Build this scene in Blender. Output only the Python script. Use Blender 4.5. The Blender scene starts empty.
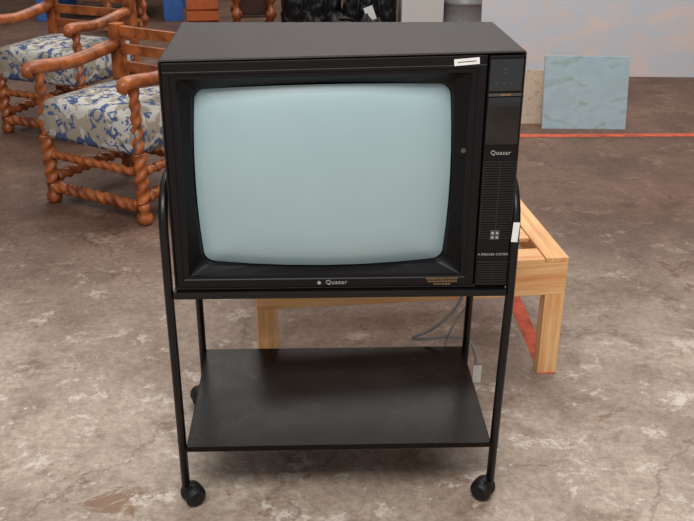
import bpy, bmesh, math, random
from mathutils import Vector, Matrix
random.seed(4)
C=bpy.context.scene.collection
sc=bpy.context.scene
sc.view_settings.view_transform='Standard'

def lin(c):
    return tuple(((v/255)/12.92 if v/255<=.04045 else ((v/255+.055)/1.055)**2.4) for v in c)+(1,)
def nodes(name):
    m=bpy.data.materials.new(name); m.use_nodes=True
    return m,m.node_tree.nodes,m.node_tree.links,m.node_tree.nodes['Principled BSDF']
def mat(name,c,rough=.5,metal=0,var=.12,scale=30,bump=0,bscale=400,spec=.5,coat=0):
    m,n,l,b=nodes(name)
    tc=n.new('ShaderNodeTexCoord'); no=n.new('ShaderNodeTexNoise'); no.inputs['Scale'].default_value=scale; no.inputs['Detail'].default_value=6
    l.new(tc.outputs['Object'],no.inputs['Vector'])
    r=n.new('ShaderNodeValToRGB'); cc=lin(c)
    r.color_ramp.elements[0].position=.3; r.color_ramp.elements[1].position=.7
    r.color_ramp.elements[0].color=tuple(v*(1-var) for v in cc[:3])+(1,)
    r.color_ramp.elements[1].color=tuple(min(1,v*(1+var)) for v in cc[:3])+(1,)
    l.new(no.outputs['Fac'],r.inputs['Fac']); l.new(r.outputs['Color'],b.inputs['Base Color'])
    b.inputs['Roughness'].default_value=rough; b.inputs['Metallic'].default_value=metal
    b.inputs['Specular IOR Level'].default_value=spec; b.inputs['Coat Weight'].default_value=coat
    if bump:
        n2=n.new('ShaderNodeTexNoise'); n2.inputs['Scale'].default_value=bscale
        l.new(tc.outputs['Object'],n2.inputs['Vector'])
        bp=n.new('ShaderNodeBump'); bp.inputs['Strength'].default_value=bump; bp.inputs['Distance'].default_value=.002
        l.new(n2.outputs['Fac'],bp.inputs['Height']); l.new(bp.outputs['Normal'],b.inputs['Normal'])
    return m
def wood(name,c1,c2,sc3=(3,40,40),rough=.45):
    m,n,l,b=nodes(name)
    tc=n.new('ShaderNodeTexCoord'); mp=n.new('ShaderNodeMapping'); mp.inputs['Scale'].default_value=sc3
    no=n.new('ShaderNodeTexNoise'); no.inputs['Scale'].default_value=1; no.inputs['Detail'].default_value=5; no.inputs['Distortion'].default_value=.6
    r=n.new('ShaderNodeValToRGB'); r.color_ramp.elements[0].position=.3; r.color_ramp.elements[1].position=.68
    r.color_ramp.elements[0].color=lin(c1); r.color_ramp.elements[1].color=lin(c2)
    l.new(tc.outputs['Object'],mp.inputs['Vector']); l.new(mp.outputs['Vector'],no.inputs['Vector']); l.new(no.outputs['Fac'],r.inputs['Fac'])
    l.new(r.outputs['Color'],b.inputs['Base Color']); b.inputs['Roughness'].default_value=rough
    return m

M={}
M['shell']=mat('cabinet_black',(42,33,30),.5,var=.1,scale=12,bump=.3,bscale=500,spec=.3)
M['bezel']=mat('bezel_black',(17,13,14),.42,var=.08,scale=20,bump=.15,bscale=700,spec=.25)
M['slope']=mat('bezel_inner_black',(11,9,11),.45,var=.08,spec=.25)
M['gloss']=mat('gloss_black',(4,4,5),.05,var=.05,spec=1.0)
M['grille']=mat('grille_black',(28,25,25),.45)
M['line']=mat('trim_gray',(70,65,64),.45)
M['letter']=mat('letter_silver',(168,164,158),.5)
M['gold']=mat('label_gold',(128,101,64),.5)
M['white']=mat('sticker_white',(235,233,228),.6,var=.04)
M['tube']=mat('tube_black',(12,10,11),.34,var=.1,spec=.4)
M['rubber']=mat('caster_black',(17,15,16),.5,spec=.4)
M['cable']=mat('cable_gray',(152,150,148),.5)
M['red']=mat('red_tape',(190,84,56),.8,var=.4,scale=14)
M['pine']=wood('pine_wood',(228,154,94),(255,206,146),(4,60,60))
M['pine_y']=wood('pine_wood_cross',(226,152,92),(255,204,144),(60,4,60))
M['pine_z']=wood('pine_wood_upright',(230,156,96),(255,206,146),(60,60,4))
M['oak']=wood('orange_brown_wood',(98,46,24),(184,104,54),(14,14,14),.32)
M['dark_wood']=wood('dark_wood',(36,20,13),(76,42,26),(8,30,30),.4)
M['blue']=mat('blue_paint',(58,108,182),.45)
M['orangebeam']=mat('orange_paint',(184,92,44),.5)
M['bag']=mat('black_fabric',(13,12,14),.5,var=.5,scale=14,bump=.8,bscale=40,spec=.35)
M['metal']=mat('gray_metal',(110,110,114),.35,metal=.5)
M['plinth']=mat('white_paint',(216,212,208),.5,var=.04,scale=4)
M['card']=wood('cardboard',(112,76,52),(140,100,70),(3,3,20),.8)

# ---- mesh helpers
def obj(name,me,parent=None,m=None,loc=(0,0,0),rot=(0,0,0),smooth=False):
    o=bpy.data.objects.new(name,me); C.objects.link(o)
    if parent: o.parent=parent
    o.location=loc; o.rotation_euler=rot
    if m: me.materials.append(m)
    if smooth:
        for p in me.polygons: p.use_smooth=True
    return o
def empty(name,loc,label,cat,rot=(0,0,0)):
    e=bpy.data.objects.new(name,None); e.empty_display_size=.05; C.objects.link(e); e.location=loc; e.rotation_euler=rot
    e['label']=label; e['category']=cat
    return e
def bm_box(bm,x0,x1,y0,y1,z0,z1,bev=0,M4=None):
    r=bmesh.ops.create_cube(bm,size=1); vs=r['verts']
    for v in vs:
        v.co=Vector((x0+(v.co.x+.5)*(x1-x0),y0+(v.co.y+.5)*(y1-y0),z0+(v.co.z+.5)*(z1-z0)))
    if bev:
        es=list({e for v in vs for e in v.link_edges})
        r=bmesh.ops.bevel(bm,geom=es,offset=bev,segments=2,affect='EDGES',profile=.6)
        vs=list({v for f in r['faces'] for v in f.verts}|{v for v in vs if v.is_valid})
    if M4 is not None:
        for v in vs:
            if v.is_valid: v.co=M4@v.co
def fin(bm,name):
    bmesh.ops.recalc_face_normals(bm,faces=bm.faces)
    me=bpy.data.meshes.new(name); bm.to_mesh(me); bm.free(); return me
def boxes(name,lst,bev=.002):
    bm=bmesh.new()
    for b in lst:
        bm_box(bm,*b[:6],bev=bev,M4=(b[6] if len(b)>6 else None))
    return fin(bm,name)
def sweep_bm(bm,pts,rad,segs=14,twist=0,lobe=0,lobes=2,cap=True):
    pts=[Vector(p) for p in pts]; n=len(pts)
    tang=[(pts[min(i+1,n-1)]-pts[max(i-1,0)]).normalized() for i in range(n)]
    ref=Vector((0,0,1)) if abs(tang[0].z)<.9 else Vector((1,0,0))
    a=tang[0].cross(ref).normalized(); rings=[]; s=0
    for i in range(n):
        if i: s+=(pts[i]-pts[i-1]).length
        a=(a-tang[i]*a.dot(tang[i])).normalized(); b=tang[i].cross(a)
        r0=rad[i] if hasattr(rad,'__len__') else rad
        ring=[]
        for k in range(segs):
            t=2*math.pi*k/segs
            r=r0*(1+lobe*math.cos(lobes*(t)-twist*s))
            ring.append(bm.verts.new(pts[i]+a*math.cos(t)*r+b*math.sin(t)*r))
        rings.append(ring)
    for i in range(n-1):
        for k in range(segs):
            bm.faces.new((rings[i][k],rings[i][(k+1)%segs],rings[i+1][(k+1)%segs],rings[i+1][k]))
    if cap:
        bm.faces.new(rings[0][::-1]); bm.faces.new(rings[-1])
def sweep(name,pts,rad,**k):
    bm=bmesh.new(); sweep_bm(bm,pts,rad,**k); return fin(bm,name)
def catmull(P,n=10):
    P=[Vector(p) for p in P]; P=[2*P[0]-P[1]]+P+[2*P[-1]-P[-2]]; out=[]
    for i in range(1,len(P)-2):
        for k in range(n):
            t=k/n; a,b,c,d=P[i-1:i+3]
            out.append(.5*((2*b)+(c-a)*t+(2*a-5*b+4*c-d)*t*t+(3*b-a-3*c+d)*t**3))
    out.append(P[-2]); return out
def rrect(x0,x1,z0,z1,r,y,n=8,bulge=0,es=6):
    cx=(x0+x1)/2; cz=(z0+z1)/2; out=[]
    cs=[(x1-r,z0+r,-90),(x1-r,z1-r,0),(x0+r,z1-r,90),(x0+r,z0+r,180)]
    for i,(a,b,t0) in enumerate(cs):
        for k in range(n+1):
            t=math.radians(t0+90*k/n); out.append([a+r*math.cos(t),b+r*math.sin(t)])
        a2,b2,t2=cs[(i+1)%4]; t=math.radians(t2)
        s=out[-1]; e=[a2+r*math.cos(t),b2+r*math.sin(t)]
        for k in range(1,es): out.append([s[0]+(e[0]-s[0])*k/es,s[1]+(e[1]-s[1])*k/es])
    res=[]
    hx=(x1-x0)/2; hz=(z1-z0)/2
    for x,z in out:
        u=(x-cx)/hx; w=(z-cz)/hz
        x+=bulge*u*(1-w*w); z+=bulge*w*(1-u*u)
        res.append(Vector((x,y,z)))
    return res
def loft(name,loops,close_end=False):
    bm=bmesh.new(); R=[[bm.verts.new(p) for p in L] for L in loops]; n=len(R[0])
    for i in range(len(R)-1):
        for k in range(n): bm.faces.new((R[i][k],R[i][(k+1)%n],R[i+1][(k+1)%n],R[i+1][k]))
    if close_end: bm.faces.new(R[-1])
    return bm
def text_mesh(s,size,ext=.0004,align='CENTER',sp=1.0):
    cu=bpy.data.curves.new('t','FONT'); cu.body=s; cu.size=size; cu.extrude=ext; cu.align_x=align; cu.align_y='CENTER'; cu.space_character=sp
    o=bpy.data.objects.new('t',cu); C.objects.link(o)
    bpy.context.view_layer.update()
    dg=bpy.context.evaluated_depsgraph_get()
    me=bpy.data.meshes.new_from_object(o.evaluated_get(dg)); bpy.data.objects.remove(o); me.materials.clear(); return me
def cyl(bm,c,axis,r,h,segs=28,bev=0):
    axis=Vector(axis).normalized(); c=Vector(c)
    if bev:
        pts=[c-axis*h/2,c-axis*(h/2)*.999,c-axis*(h/2-bev),c+axis*(h/2-bev),c+axis*(h/2)*.999,c+axis*h/2]
        sweep_bm(bm,pts,[r-bev*1.2,r-bev,r,r,r-bev,r-bev*1.2],segs=segs)
    else: sweep_bm(bm,[c-axis*h/2,c+axis*h/2],r,segs=segs)

# ================= SETTING
def structure(name,me,m,loc=(0,0,0)):
    o=obj(name,me,None,m,loc); o['kind']='structure'; return o
fm,n,l,b=nodes('concrete_floor')
tc=n.new('ShaderNodeTexCoord')
def noise(scale,detail=8,rough=.6,dist=0,off=None):
    q=n.new('ShaderNodeTexNoise'); q.inputs['Scale'].default_value=scale; q.inputs['Detail'].default_value=detail; q.inputs['Roughness'].default_value=rough; q.inputs['Distortion'].default_value=dist
    if off:
        mp=n.new('ShaderNodeMapping'); mp.inputs['Location'].default_value=off; l.new(tc.outputs['Object'],mp.inputs[0]); l.new(mp.outputs[0],q.inputs['Vector'])
    else: l.new(tc.outputs['Object'],q.inputs['Vector'])
    return q
def ramp(src,p0,c0,p1,c1):
    r=n.new('ShaderNodeValToRGB'); r.color_ramp.elements[0].position=p0; r.color_ramp.elements[1].position=p1
    r.color_ramp.elements[0].color=c0; r.color_ramp.elements[1].color=c1; l.new(src,r.inputs['Fac']); return r
def mix(fac,a,b2,mode='MIX'):
    x=n.new('ShaderNodeMix'); x.data_type='RGBA'; x.blend_type=mode
    if isinstance(fac,float): x.inputs[0].default_value=fac
    else: l.new(fac,x.inputs[0])
    for s,i in ((a,6),(b2,7)):
        if isinstance(s,tuple): x.inputs[i].default_value=s
        else: l.new(s,x.inputs[i])
    return x.outputs[2]
W1=(1,1,1,1);B0=(0,0,0,1)
base=ramp(noise(2.0,12,.72,.2).outputs['Fac'],.38,lin((152,133,118)),.62,lin((196,179,163))).outputs['Color']
fine=ramp(noise(40,10,.85).outputs['Fac'],.38,(.50,.48,.46,1),.58,(1.0,1.0,1.0,1)).outputs['Color']
base=mix(.85,base,fine,'MULTIPLY')
st=ramp(noise(4.5,12,.78,.3).outputs['Fac'],.53,B0,.66,(.9,.9,.9,1)).outputs['Color']
base=mix(st,base,lin((120,98,81)))
st2=ramp(noise(6,8,.7,1.0,(7,3,0)).outputs['Fac'],.61,B0,.66,(.75,.75,.75,1)).outputs['Color']
base=mix(st2,base,lin((122,86,60)))
sp=ramp(noise(7,12,.8,.2,(2,9,0)).outputs['Fac'],.55,B0,.61,(.85,.85,.85,1)).outputs['Color']
base=mix(sp,base,lin((210,198,186)))
sp2=ramp(noise(45,4,.6,.2,(4,1,0)).outputs['Fac'],.68,B0,.72,(.9,.9,.9,1)).outputs['Color']
base=mix(sp2,base,lin((220,214,206)))
vo=n.new('ShaderNodeTexVoronoi'); vo.feature='DISTANCE_TO_EDGE'; vo.inputs['Scale'].default_value=.5
nv=noise(1.5,8,.6); ad=n.new('ShaderNodeVectorMath'); ad.operation='ADD'
l.new(tc.outputs['Object'],ad.inputs[0]); l.new(nv.outputs['Color'],ad.inputs[1]); l.new(ad.outputs[0],vo.inputs['Vector'])
cr=ramp(vo.outputs['Distance'],.0005,(.6,.6,.6,1),.0028,B0).outputs['Color']
base=mix(cr,base,lin((100,84,74)))
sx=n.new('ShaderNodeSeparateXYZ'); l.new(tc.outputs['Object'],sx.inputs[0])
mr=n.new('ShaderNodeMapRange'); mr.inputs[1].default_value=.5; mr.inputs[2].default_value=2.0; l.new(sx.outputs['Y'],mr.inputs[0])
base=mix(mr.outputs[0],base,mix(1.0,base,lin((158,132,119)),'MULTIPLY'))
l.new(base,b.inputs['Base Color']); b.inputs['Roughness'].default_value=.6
bp=n.new('ShaderNodeBump'); bp.inputs['Strength'].default_value=.25; bp.inputs['Distance'].default_value=.004
l.new(noise(60,6,.7).outputs['Fac'],bp.inputs['Height']); l.new(bp.outputs['Normal'],b.inputs['Normal'])
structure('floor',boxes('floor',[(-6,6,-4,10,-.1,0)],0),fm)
wm=mat('wall_paint',(120,112,106),.8,var=.06,scale=3)
structure('wall_back',boxes('w',[(-6,6,10,10.15,-.1,4)],0),wm)
structure('wall_left',boxes('w',[(-6.15,-6,-4,10.15,-.1,4)],0),wm)
structure('wall_right',boxes('w',[(6,6.15,-4,10.15,-.1,4)],0),wm)

t=obj('floor_tape',boxes('t',[(.660,.712,.62,3.23,0,.0015)],0),None,M['red']); t['label']='worn red tape stripe on concrete beneath the bench'; t['category']='tape'; t['group']='red floor tape'
t=obj('floor_tape',boxes('t',[(.4,4.2,3.24,3.30,0,.0015)],0),None,M['red']); t['label']='worn red tape stripe across concrete before the canvases'; t['category']='tape'; t['group']='red floor tape'

# ================= STAND
ZT=.62; LX=.400; LY=.48
st=empty('television_cart',(-.004,-.001,0),'black metal rolling cart with tubular legs and two shelves','cart')
def arc(cy,cz,r,a0,a1,n=10): return [(0,cy+r*math.cos(math.radians(a0+(a1-a0)*k/n)),cz+r*math.sin(math.radians(a0+(a1-a0)*k/n))) for k in range(n+1)]
BI={-1:.003,1:-.010}
for s in (-1,1):
    bi=BI[s]
    path=[(bi,0,.066),(bi*.45,0,.4),(0,0,.60)]+arc(.1,.765,.1,180,90)+arc(LY-.1,.765,.1,90,0)+[(0,LY,.60),(bi*.45,LY,.4),(bi,LY,.066)]
    obj('leg_frame',sweep('frame',path,.0108,segs=16),st,M['tube'],(s*LX,0,0),smooth=True)
obj('upper_shelf',boxes('u',[(-.389,.389,-.012,.49,ZT-.018,ZT-.001)],.003),st,M['tube'])
sm,n,l,b=nodes('laminate_black'); tc=n.new('ShaderNodeTexCoord')
d1=ramp(noise(6,8,.7).outputs['Fac'],.35,lin((13,7,6)),.75,lin((22,13,10))).outputs['Color']
d2=ramp(noise(60,8,.8,.5).outputs['Fac'],.62,B0,.76,(.35,.35,.35,1)).outputs['Color']
l.new(mix(d2,d1,lin((92,76,64))),b.inputs['Base Color'])
rr_=ramp(noise(5,8,.7,.3).outputs['Fac'],.35,(.24,.24,.24,1),.7,(.36,.36,.36,1)); l.new(rr_.outputs['Color'],b.inputs['Roughness']); b.inputs['Specular IOR Level'].default_value=.17
bm=bmesh.new(); bm_box(bm,-.388,.384,-.008,.488,.170,.184,.003)
obj('lower_shelf',fin(bm,'l'),st,sm)
def caster_bm():
    bm=bmesh.new()
    cyl(bm,(0,0,.066),(0,0,1),.0055,.022,segs=12)
    # rounded hood: dome arching over the top half of both wheels
    R=[]
    for a in range(20,161,14):
        t=math.radians(a); d=Vector((0,math.cos(t),math.sin(t))); c0=Vector((0,-.018,.0275))
        row=[]
        for q in (-.023,-.019,-.008,.008,.019,.023):
            rr=.0295-.0035*(abs(q)/.023)**4
            row.append(c0+d*rr+Vector((q,0,0)))
        low=[c0+d*.0262+Vector((q,0,0)) for q in (.023,-.023)]
        R.append([bm.verts.new(p) for p in row+low])
    for i in range(len(R)-1):
        m_=len(R[0])
        for k in range(m_): bm.faces.new((R[i][k],R[i][(k+1)%m_],R[i+1][(k+1)%m_],R[i+1][k]))
    bm.faces.new(R[0][::-1]); bm.faces.new(R[-1])
    cyl(bm,(0,-.004,.055),(0,0,1),.011,.010,segs=16)
    return bm
def caster(x,y,ang):
    c=obj('caster',fin(caster_bm(),'c'),st,M['rubber'],(x,y,0),(0,0,ang))
    for s in (-1,1):
        w=bmesh.new(); cyl(w,(s*.0145,-.018,.0275),(1,0,0),.0275,.024,bev=.008)
        cyl(w,(s*.0270,-.018,.0275),(1,0,0),.009,.003,segs=16)
        obj('wheel',fin(w,'w'),c,M['rubber'],smooth=False)
caster(-LX+.003,0,math.radians(122)); caster(LX-.010,0,math.radians(-126)); caster(-LX+.003,LY,math.radians(-70)); caster(LX-.010,LY,math.radians(-60))

# ================= TELEVISION
H=.545; D=.395; XL=-.389; XR=.389; XC=.308
tv=empty('television',(0,0,ZT),'large black tube television with pale blue-gray screen','television')
def warp(me):
    for v in me.vertices:
        v.co.z+=.024*v.co.x*(v.co.z/H)*max(0,1-v.co.y/D)
    return me
def shell():
    r=.006
    return [rrect(XL+.006,XR-.006,.006,H-.006,r,.006,n=4,es=4),rrect(XL+.003,XR-.003,.003,H-.003,r,.0,n=4,es=4),rrect(XL,XR,0,H,r,.003,n=4,es=4),
       rrect(XL,XR,0,H,r,D-.004,n=4,es=4),rrect(XL+.004,XR-.004,.004,H-.004,r,D,n=4,es=4),
       rrect(XL+.03,XR-.03,.02,H-.05,.02,D+.002,n=4,es=4),rrect(XL+.13,XR-.13,.03,H-.13,.03,D+.085,n=4,es=4)]
obj('cabinet',warp(fin(loft('s',shell(),True),'cabinet')),tv,M['shell'])
ox0,ox1,oz0,oz1=-.354,.276,.034,.502
sx0,sx1,sz0,sz1=-.321,.236,.056,.468
SY=.036
L=[rrect(XL+.006,XC-.001,.006,H-.007,.003,.008,n=8),rrect(XL+.006,XC-.001,.006,H-.007,.003,.001,n=8),rrect(XL+.0075,XC-.0025,.0075,H-.0085,.003,-.0005,n=8),
   rrect(ox0-.014,ox1+.012,oz0-.008,oz1+.010,.003,-.0005,n=8),rrect(ox0-.012,ox1+.010,oz0-.006,oz1+.008,.003,.0015,n=8),
   rrect(ox0,ox1,oz0,oz1,.003,.0015,n=8)]
obj('bezel',warp(fin(loft('b',L),'bezel')),tv,M['bezel'])
BU=.009
L=[rrect(ox0,ox1,oz0,oz1,.003,.0015,n=8),rrect(ox0+.002,ox1-.002,oz0+.001,oz1-.002,.004,.006,n=8),
   rrect(sx0-.006,sx1+.006,sz0-.005,sz1+.005,.018,SY-.004,n=8,bulge=BU-.001),rrect(sx0-.001,sx1+.001,sz0-.001,sz1+.001,.022,SY+.008,n=8,bulge=BU)]
obj('screen_surround',warp(fin(loft('b',L),'surround')),tv,M['slope'])
outl=rrect(sx0,sx1,sz0,sz1,.022,0,n=8,bulge=BU)
cx=(sx0+sx1)/2; cz=(sz0+sz1)/2; loops=[]; hx=(sx1-sx0)/2; hz=(sz1-sz0)/2
for k in range(24):
    s=1-k/24; lp=[]
    for p in outl:
        x=(p.x-cx)*s; z=(p.z-cz)*s
        u=min(1,abs(x/hx)); w_=min(1,abs(z/hz))
        lp.append(Vector((cx+x,SY+.006-.034*(1-.5*u*u-.3*w_*w_)+ .034*.42*(s**8),cz+z)))
    loops.append(lp)
gm,n,l,b=nodes('picture_tube_glass')
tc=n.new('ShaderNodeTexCoord')
rc=ramp(noise(2.2,4,.5).outputs['Fac'],.3,lin((150,174,178)),.7,lin((160,183,186)))
l.new(rc.outputs['Color'],b.inputs['Base Color']); b.inputs['Roughness'].default_value=.35; b.inputs['Specular IOR Level'].default_value=1.0; b.inputs['Coat Weight'].default_value=.8; b.inputs['Coat Roughness'].default_value=.2
obj('screen',warp(fin(loft('g',loops,True),'screen')),tv,gm,smooth=True)
obj('trim_strip',warp(boxes('tl',[(XL+.008,XC-.003,-.0018,0,oz1+.0155,oz1+.0168)],0)),tv,M['line'])
# control panel
cp=obj('control_panel',warp(boxes('cp',[(XC+.002,XR-.004,-.003,.01,.005,H-.008)],.0025)),tv,M['bezel'])
obj('display_window',warp(boxes('dw',[(XC+.004,XR-.006,-.006,-.002,.462,.530)],.0015)),cp,M['gloss'])
obj('control_door',warp(boxes('cd',[(XC+.004,XR-.006,-.006,-.002,.345,.449)],.0015)),cp,M['gloss'])
obj('indicator_strip',warp(boxes('is',[(XC+.004,XR-.006,-.0065,-.0045,.4515,.4575)],0)),cp,M['line'])
obj('indicator_label',warp(boxes('is',[(XC+.030,XC+.052,-.0072,-.0064,.4525,.4565)],0)),cp,M['gold'])
for i in range(3): obj('indicator_light',warp(boxes('il',[(XC+.018+.016*i,XC+.022+.016*i,-.0066,-.0058,.478,.4805)],0)),cp,M['line'])
for i in range(2): obj('indicator_light',warp(boxes('il',[(XC+.034,XC+.040,-.0066,-.0058,.500+.008*i,.5025+.008*i)],0)),cp,M['line'])
def grille(nm,lst):
    obj(nm,warp(boxes(nm,lst,0)),cp,M['grille'])
sl=[(XC+.0395,XC+.0425,-.0056,-.0028,.124,.306),(XC+.004,XC+.006,-.0056,-.0028,.124,.306),(XC+.0755,XC+.0775,-.0056,-.0028,.124,.306)]
z=.124
while z<.306:
    sl.append((XC+.006,XC+.0755,-.0052,-.0028,z,z+.0028)); z+=.0060
grille('speaker_grille',sl)
sl=[(XC+.004,XC+.0775,-.0052,-.0028,.010,.013),(XC+.004,XC+.0775,-.0052,-.0028,.065,.068)]; z=.017
while z<.064:
    sl.append((XC+.006,XC+.0755,-.0055,-.0028,z,z+.0028)); z+=.0060
sl.append((XC+.0395,XC+.0415,-.0056,-.0028,.010,.068))
grille('lower_grille',sl)
def letters(s,size,x,z,y,par,m,nm='lettering',sp=1.0,tilt=0):
    me=text_mesh(s,size,sp=sp); return obj(nm,me,par,m,(x,y,z),(math.radians(90),tilt,0))
letters('Quasar',.0138,XC+.040,.331,-.0042,cp,M['letter'],sp=1.12)
letters('4 SPEAKER SYSTEM',.0078,XC+.040,.086,-.0042,cp,M['letter'],sp=1.08)
obj('badge',warp(boxes('bd',[(XC+.029,XC+.051,-.0075,-.005,.122,.146)],.0015)),cp,M['line'])
for i,(a,c) in enumerate(((.032,.136),(.0425,.136),(.032,.1255),(.0425,.1255))):
    obj('badge_symbol',warp(boxes('bs',[(XC+a,XC+a+.0055,-.0082,-.0074,c,c+.0055)],0)),cp,M['letter'])
letters('Quasar',.0150,-.014,.0175,-.001,tv,M['letter'],sp=1.15)
em=bmesh.new(); cyl(em,(-.054,-.001,.0165),(0,1,0),.0042,.001,segs=16); obj('emblem',fin(em,'e'),tv,M['letter'])
bl=[]
for r,(xa,xb) in enumerate(((.214,.252),(.200,.266),(.196,.270))):
    x=xa
    while x<xb:
        w=random.uniform(.0022,.0055); bl.append((x,x+w,-.0012,0,.0085+.0068*r,.0122+.0068*r)); x+=w+.0016
lb=obj('feature_label',boxes('fl',bl,0),tv,M['gold']); lb['label']='tiny gold printed feature text'; lb['kind']='stuff'
sk=obj('sticker',boxes('stk',[(-.027,.027,-.0004,.0004,-.0070,.0070)],0),tv,M['white'],(.262,-.0022,.532),(0,math.radians(-5),0)); sk['label']='small white paper sticker'
obj('sticker_print',boxes('sp',[(-.020,.020,-.0009,-.0004,-.0008,.0008)],0),sk,M['line'])
bm=bmesh.new(); cyl(bm,(.266,.0008,.335),(0,1,0),.006,.0016,segs=7); obj('scuff_mark',fin(bm,'sc'),tv,M['line'])

# ================= CABLE
cb=empty('power_cable',(.36,.56,0),'gray power cord with white tagged plug hanging behind cart','cable')
P=[(.30,.50,.72),(.36,.52,.5),(.385,.53,.40),(.365,.53,.30),(.30,.53,.225),(.235,.53,.190),(.28,.53,.186),(.36,.53,.192),(.41,.53,.172),(.430,.53,.13),(.434,.53,.10)]
P=[(a-.36,b_-.56,c) for a,b_,c in P]
obj('cord',sweep('cord',catmull(P,8),.0052,segs=8),cb,M['cable'],smooth=True)
bm=bmesh.new(); bm_box(bm,.067,.081,-.036,-.026,.06,.102,.003)
obj('plug',fin(bm,'p'),cb,M['cable'])
for x in (.068,.077): obj('prong',boxes('pr',[(x,x+.003,-.033,-.029,.045,.061)],0),cb,M['metal'])
o=obj('cable_tag',boxes('ct',[(.064,.090,-.041,-.0395,.034,.094)],0),cb,M['white']); o['label']='small white paper tag'
P=[(.30,.50,.72),(.36,.51,.5),(.405,.515,.40),(.400,.52,.32),(.37,.52,.27),(.34,.52,.2),(.33,.54,.12),(.30,.56,.004),(.2,.62,.004)]
obj('antenna_cord',sweep('c2',catmull([(a-.36,b_-.56,c) for a,b_,c in P],8),.003,segs=8),cb,M['cable'],smooth=True)
tg=obj('price_tag',boxes('tag',[(-.0075,.0075,-.0008,.0008,-.024,.024)],.0005),st,M['white'],(LX-.002,-.0125,.765),(0,.05,0)); tg['label']='small white paper tag'

# ================= BENCH
bn=empty('bench',(-.241,.541,0),'unfinished pine slatted bench frame standing on red tape','bench',(0,0,math.radians(5.1)))
BL=.962; BD=.92; LW=.064
obj('front_rail',boxes('fr',[(0,BL,0,.04,.285,.396)],.003),bn,M['pine'])
obj('back_rail',boxes('br',[(0,BL,BD-.04,BD,.285,.396)],.003),bn,M['pine'])
for x in (0,BL-.03): obj('side_rail',boxes('sr',[(x,x+.03,.04,BD-.04,.285,.396)],.003),bn,M['pine_y'])
lm=boxes('lg',[(0,LW,0,.045,0,.285)],.003)
for i,(x,y) in enumerate([(0,0),(BL-LW,0),(0,BD-.045),(BL-LW,BD-.045)]):
    obj('leg',lm,bn,M['pine_z'] if i==0 else None,(x,y,0))
for x in (0,BL-.072): obj('top_rail',boxes('tr',[(x,x+.072,.0,BD,.396,.412)],.003),bn,M['pine_y'])
y=0
for i in range(6):
    obj('slat',boxes('sl',[(.074,BL-.074,y,y+.085,.394,.409)],.003),bn,M['pine']); y+=.167

# ================= BARLEY TWIST CHAIRS
cm,n,l,b=nodes('floral_fabric'); tc=n.new('ShaderNodeTexCoord')
v1=noise(11,3,.5,.8); v2=noise(17,3,.5,1.5)
f0=ramp(v1.outputs['Fac'],.50,B0,.53,W1); f1=ramp(v2.outputs['Fac'],.53,B0,.58,W1)
c0=mix(f0.outputs['Color'],lin((158,148,132)),lin((194,190,182))); c1=mix(f1.outputs['Color'],c0,lin((66,86,126)))
l.new(c1,b.inputs['Base Color']); b.inputs['Roughness'].default_value=.9
def armchair(name,loc,rz,label,twd=110):
    ch=empty(name,loc,label,'chair',(0,0,rz))
    w,d=.56,.52
    K=dict(segs=20,twist=twd,lobe=.18,lobes=2)
    def tw(nm,p,q,r=.024,**kk):
        p=Vector(p);q=Vector(q); N=max(12,int((q-p).length/.006)); k=dict(K); k.update(kk)
        return obj(nm,sweep(nm,[p.lerp(q,i/N) for i in range(N+1)],r,**k),ch,M['oak'],smooth=True)
    def blk(nm,lst): return obj(nm,boxes(nm,lst,.004),ch,M['oak'])
    for x in (0,w):
        bm=bmesh.new(); sweep_bm(bm,[(x,0,z) for z in (0,.008,.025,.045,.06,.07,.10)],[.022,.032,.038,.034,.022,.028,.028],segs=20)
        obj('foot',fin(bm,'foot'),ch,M['oak'],smooth=True)
        tw('leg',(x,0,.10),(x,0,.33),.029)
        tw('arm_post',(x,.0,.33),(x,0,.62),.022)
        blk('back_post',[(x-.026,x+.026,d-.03,d+.03,0,.76)])
        P=catmull([(x,-.07,.61),(x,-.03,.645),(x,.2,.63),(x,d-.02,.66)],8)
        obj('armrest',sweep('ar',P,[.020+.012*min(1,i/6) for i in range(len(P))],segs=12),ch,M['oak'],smooth=True)
        tw('stretcher',(x,.03,.12),(x,d-.03,.12),.026)
    tw('stretcher',(.03,0,.08),(w-.03,0,.08),.026); tw('stretcher',(.03,d,.14),(w-.03,d,.14),.02)
    tw('stretcher',(.03,0,.24),(w-.03,0,.24),.018)
    tw('stretcher',(w,.03,.24),(w,d-.03,.24),.020)
    for z in (.53,.615,.70): obj('back_slat',boxes('bs',[(.026,w-.026,d-.012,d+.012,z,z+.05)],.004),ch,M['oak'])
    bm=bmesh.new(); bmesh.ops.create_cube(bm,size=1); bmesh.ops.subdivide_edges(bm,edges=bm.edges,cuts=7,use_grid_fill=True)
    for v in bm.verts:
        u=v.co*2; k=(1-abs(u.x)**4)*(1-abs(u.y)**4); e=1-.05*u.z*u.z
        v.co=Vector((w/2+u.x*(w/2+.018)*e,d/2+u.y*(d/2+.005)*e-.015,.405+u.z*(.085+(.03*k if u.z>0 else 0))))
    obj('seat_cushion',fin(bm,'cu'),ch,cm,smooth=True)
    ch['group']='barley-twist armchairs'
    return ch
armchair('armchair',(-1.30,2.24,0),math.radians(-32),'barley-twist wooden armchair with blue and white floral cushion')
armchair('armchair',(-1.86,3.40,0),math.radians(-24),'barley-twist wooden armchair standing behind another floral armchair')

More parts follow.
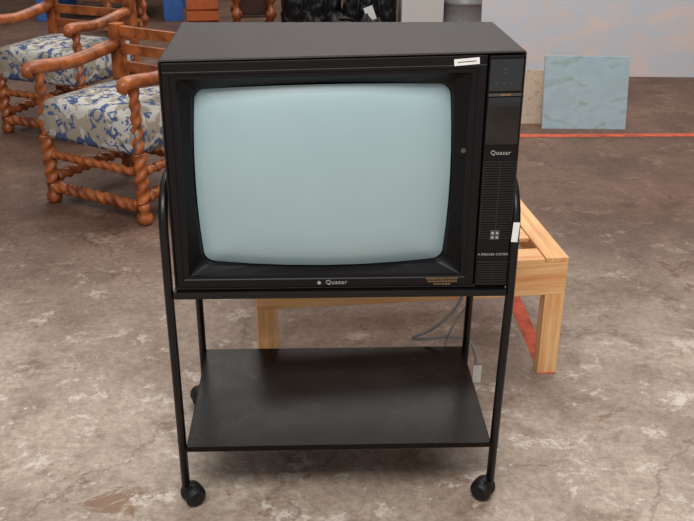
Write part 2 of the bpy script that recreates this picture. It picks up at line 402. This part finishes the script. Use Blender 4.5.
# ================= BACKGROUND GOODS
rk=empty('storage_rack',(-2.58,7.1,0),'blue steel storage rack holding boxed goods','rack')
for x in (0,1.19):
    for y in (0,.8): obj('upright',boxes('up',[(x-.085,x+.085,y-.04,y+.04,0,3.0)],.006),rk,M['blue'])
for z in (.20,1.6):
    for y in (-.0,.8): obj('beam',boxes('bmz',[(.09,1.10,y-.025,y+.025,z,z+.11)],.006),rk,M['orangebeam'])
    obj('deck',boxes('dk',[(.02,1.17,.045,.755,z+.11,z+.13)],.003),rk,M['dark_wood'])
def thing(name,lst,m,label,cat,bev=.006,loc=(0,0,0),rz=0,grp=None):
    o=obj(name,boxes(name,lst,bev),None,m,loc,(0,0,rz)); o['label']=label; o['category']=cat
    if grp:o['group']=grp
    return o
def carton(loc,w,d,h,rz=0,lab='brown cardboard box on the lower shelf of the rack'):
    o=thing('cardboard_box',[(-w/2,w/2,-d/2,d/2,0,h)],M['card'],lab,'box',.004,loc,rz,'cardboard boxes')
    obj('packing_tape',boxes('pt',[(-.03,.03,-d/2-.001,d/2+.001,h-.08,h+.001)],0),o,M['pine'])
carton((-2.22,7.5,.331),.46,.4,.36); carton((-1.74,7.5,.331),.34,.4,.30,.05); carton((-3.1,6.3,0),.42,.4,.3,.3,'brown cardboard box on the concrete floor beside the rack')
so=empty('wooden_stool',(-1.72,6.45,0),'orange-brown turned-leg wooden stool on the floor','stool',(0,0,.3))
for x in (-.15,.15):
    for y in (-.15,.15):
        pts=[(x,y,z/100) for z in range(0,42,2)]; rr=[.024+.012*math.sin(i*1.1) for i in range(21)]
        obj('leg',sweep('l',pts,rr,segs=14),so,M['oak'],smooth=True)
obj('seat',boxes('t',[(-.2,.2,-.2,.2,.40,.44)],.01),so,M['oak'])
obj('stretcher',boxes('t',[(-.13,.13,-.165,-.135,.12,.15)],.004),so,M['oak'])
cr=empty('wooden_crate',(-1.06,6.65,0),'orange-brown slatted wooden crate on the floor','crate',(0,0,.1))
for z in (0,.1,.2,.3):
    for y in (-.16,.145): obj('slat',boxes('s',[(-.14,.14,y,y+.015,z+.005,z+.085)],.003),cr,M['orangebeam'])
for x in (-.14,.125): obj('crate_end',boxes('s',[(x,x+.015,-.145,.145,0,.39)],.003),cr,M['oak'])
tb=empty('side_table',(-.60,6.55,0),'dark turned-leg wooden side table','table',(0,0,.12))
for x in (-.15,.15):
    for y in (-.15,.15):
        pts=[(x,y,z/100) for z in range(0,62,2)]; rr=[.034+.016*math.sin(i*.9)*(1 if i%7 else .2) for i in range(31)]
        obj('leg',sweep('l',pts,rr,segs=14),tb,M['oak'],smooth=True)
obj('tabletop',boxes('t',[(-.2,.2,-.2,.2,.62,.65)],.006),tb,M['dark_wood'])
obj('lower_shelf',boxes('t',[(-.13,.13,-.13,.13,.14,.16)],.004),tb,M['dark_wood'])
obj('drawer_box',boxes('t',[(-.13,.13,-.05,.13,.16,.5)],.004),tb,M['dark_wood'])
def bag(loc,w,d,h,rz,label,seed=0):
    e=empty('duffel_bag',loc,label,'bag',(0,0,rz)); e['group']='black bags on the floor'
    bm=bmesh.new(); bmesh.ops.create_cube(bm,size=1); bmesh.ops.subdivide_edges(bm,edges=bm.edges,cuts=19,use_grid_fill=True)
    for v in bm.verts:
        u=v.co*2; f=1/max(1e-6,(abs(u.x)**5+abs(u.y)**5+abs(u.z)**5)**(1/5)); u=u*f
        wv=.05*math.sin(9*u.x+5*u.z+seed)+.05*math.sin(14*u.x-9*u.z+2*seed)+.03*math.sin(21*u.z+6*u.x)
        v.co=Vector((u.x*w/2*(1+.3*wv),u.y*d/2*(1+wv),max(0,(u.z+1)*h/2*(1-.12*abs(u.x)**3)+wv*.5*(u.z+1))))
    obj('bag_body',fin(bm,'b'),e,M['bag'],smooth=True)
    for s in (-1,1):
        P=catmull([(-w*.2,s*d*.56,h*.3),(-w*.19,s*d*.56,h*.75),(-w*.1,s*d*.35,h*1.12),(w*.1,s*d*.35,h*1.12),(w*.19,s*d*.56,h*.75),(w*.2,s*d*.56,h*.3)],6)
        obj('handle',sweep('h',P,.014,segs=8),e,M['bag'],smooth=True)
    return e
bag((-.08,6.4,0),.52,.40,.44,.1,'soft black fabric duffel bag slumped on the floor')
g=bag((.43,6.3,0),.46,.40,.42,-.1,'black fabric duffel bag with a white tag',2)
o=obj('luggage_tag',boxes('t',[(-.04,.04,-.002,.002,-.08,.08)],.001),g,M['white'],(.02,-.26,.22),(0,-.35,0)); o['label']='white paper tag'
g=bag((.18,5.75,0),.70,.30,.20,.05,'flat black fabric bag lying before two duffel bags',4)
obj('zipper',boxes('z',[(-.15,.15,-.01,.01,.206,.212)],0),g,M['metal'])
p=thing('plinth',[(-.18,.18,-.2,.2,.04,1.1)],M['plinth'],'white painted display plinth behind the television','plinth',.008,(.87,6.3,0),0)
obj('plinth_base',boxes('pb',[(-.17,.17,-.18,.18,0,.04)],.002),p,M['line'])
dr=empty('metal_drum',(1.27,6.35,0),'gray metal drum with rolled rims','drum')
bm=bmesh.new(); pts=[];rr=[]
for z,r in ((0,.19),(.01,.205),(.03,.205),(.04,.195),(.28,.195),(.29,.205),(.31,.205),(.32,.195),(.56,.195),(.57,.205),(.59,.205),(.60,.195),(.86,.195),(.87,.206),(.89,.206),(.9,.19)):
    pts.append((0,0,z)); rr.append(r)
sweep_bm(bm,pts,rr,segs=40); obj('drum_body',fin(bm,'d'),dr,mat('drum_gray',(150,148,152),.35,metal=.1),smooth=True)
bm=bmesh.new(); cyl(bm,(.1,0,.905),(0,0,1),.03,.012); obj('bung',fin(bm,'bu'),dr,M['metal'])

def paintmat(name,cols,scale,dist=1.0,stretch=(1,1,1),grain=0):
    m,n_,l_,b_=nodes(name)
    t_=n_.new('ShaderNodeTexCoord'); mp=n_.new('ShaderNodeMapping'); mp.inputs['Scale'].default_value=stretch
    q=n_.new('ShaderNodeTexNoise'); q.inputs['Scale'].default_value=scale; q.inputs['Detail'].default_value=9; q.inputs['Roughness'].default_value=.62; q.inputs['Distortion'].default_value=dist
    l_.new(t_.outputs['Object'],mp.inputs[0]); l_.new(mp.outputs[0],q.inputs['Vector'])
    r=n_.new('ShaderNodeValToRGB'); e=r.color_ramp.elements
    while len(e)<len(cols): e.new(.5)
    for i,c in enumerate(cols):
        e[i].position=.30+.42*i/(len(cols)-1); e[i].color=lin(c)
    l_.new(q.outputs['Fac'],r.inputs['Fac']); l_.new(r.outputs['Color'],b_.inputs['Base Color']); b_.inputs['Roughness'].default_value=.7
    return m
def canvas(loc,w,h,rz,lean,m,label):
    e=empty('canvas_painting',loc,label,'painting',(0,0,rz)); e['group']='canvases on the floor'
    R=(-lean,0,0)
    obj('canvas',boxes('c',[(-w/2,w/2,0,.03,0,h)],.003),e,m,rot=R)
    for q in ((-w/2+.01,w/2-.01,.03,.045,.01,.05),(-w/2+.01,w/2-.01,.03,.045,h-.05,h-.01),(-w/2+.01,-w/2+.05,.03,.045,.05,h-.05),(w/2-.05,w/2-.01,.03,.045,.05,h-.05)):
        obj('stretcher_bar',boxes('f',[q],.002),e,M['pine'],rot=R)
    return e
canvas((2.03,4.75,0),1.75,1.3,-.05,math.radians(12),paintmat('canvas_pink',[(208,186,180),(210,192,186),(200,192,192),(188,192,200),(204,190,184),(212,188,178)],2.0,.4,(1,1,2)),'large pale pink and blue-gray abstract canvas')
canvas((1.27,3.52,0),.42,.325,.0,math.radians(14),paintmat('canvas_speckled',[(128,98,80),(190,168,146),(196,178,158),(176,164,146),(104,100,90)],26,.6),'small beige speckled canvas leaning beside a teal one')
canvas((1.555,3.40,0),.50,.43,-.05,math.radians(12),paintmat('canvas_teal',[(150,158,140),(152,174,172),(172,192,198),(162,184,194),(170,186,184),(172,168,148)],5,.4,(1,1,2.0)),'pale blue-green abstract canvas leaning upright')

# ================= LIGHT
w=bpy.data.worlds.new('world'); sc.world=w; w.use_nodes=True
bg=w.node_tree.nodes['Background']; bg.inputs[0].default_value=(.97,.98,1.0,1); bg.inputs[1].default_value=.5
def area(loc,rot,sx_,sy_,e,c):
    L=bpy.data.lights.new('area','AREA'); L.shape='RECTANGLE'; L.size=sx_; L.size_y=sy_; L.energy=e; L.color=c
    o=bpy.data.objects.new('ceiling_light',L); C.objects.link(o); o.location=loc; o.rotation_euler=rot
    o['label']='large soft ceiling light panel'; o['category']='light'; o['group']='ceiling lights'
area((-.6,-2.4,4.2),(math.radians(10),0,0),3.0,1.6,195,(1,.98,.95))
area((1.2,3.2,4.2),(0,0,0),4,2.2,120,(1,.97,.92))
area((-.5,7,4.2),(0,0,0),5,2,110,(1,.95,.88))

# ================= CAMERA
f,cx_,cy_,cz_,pi_,ya,ro=927,-.0610,-1.9483,1.5772,.4260,.0368,.0054
fw=Vector((math.sin(ya)*math.cos(pi_),math.cos(ya)*math.cos(pi_),-math.sin(pi_)))
r0=Vector((math.cos(ya),-math.sin(ya),0)); u0=r0.cross(fw)
r=r0*math.cos(ro)+u0*math.sin(ro); u=-r0*math.sin(ro)+u0*math.cos(ro)
cam=bpy.data.cameras.new('camera'); co=bpy.data.objects.new('camera',cam); C.objects.link(co)
cam.sensor_width=36; cam.lens=f*36/694; cam.clip_start=.05
m4=Matrix((r,u,-fw)).transposed().to_4x4(); m4.translation=(cx_,cy_,cz_); co.matrix_world=m4
sc.camera=co
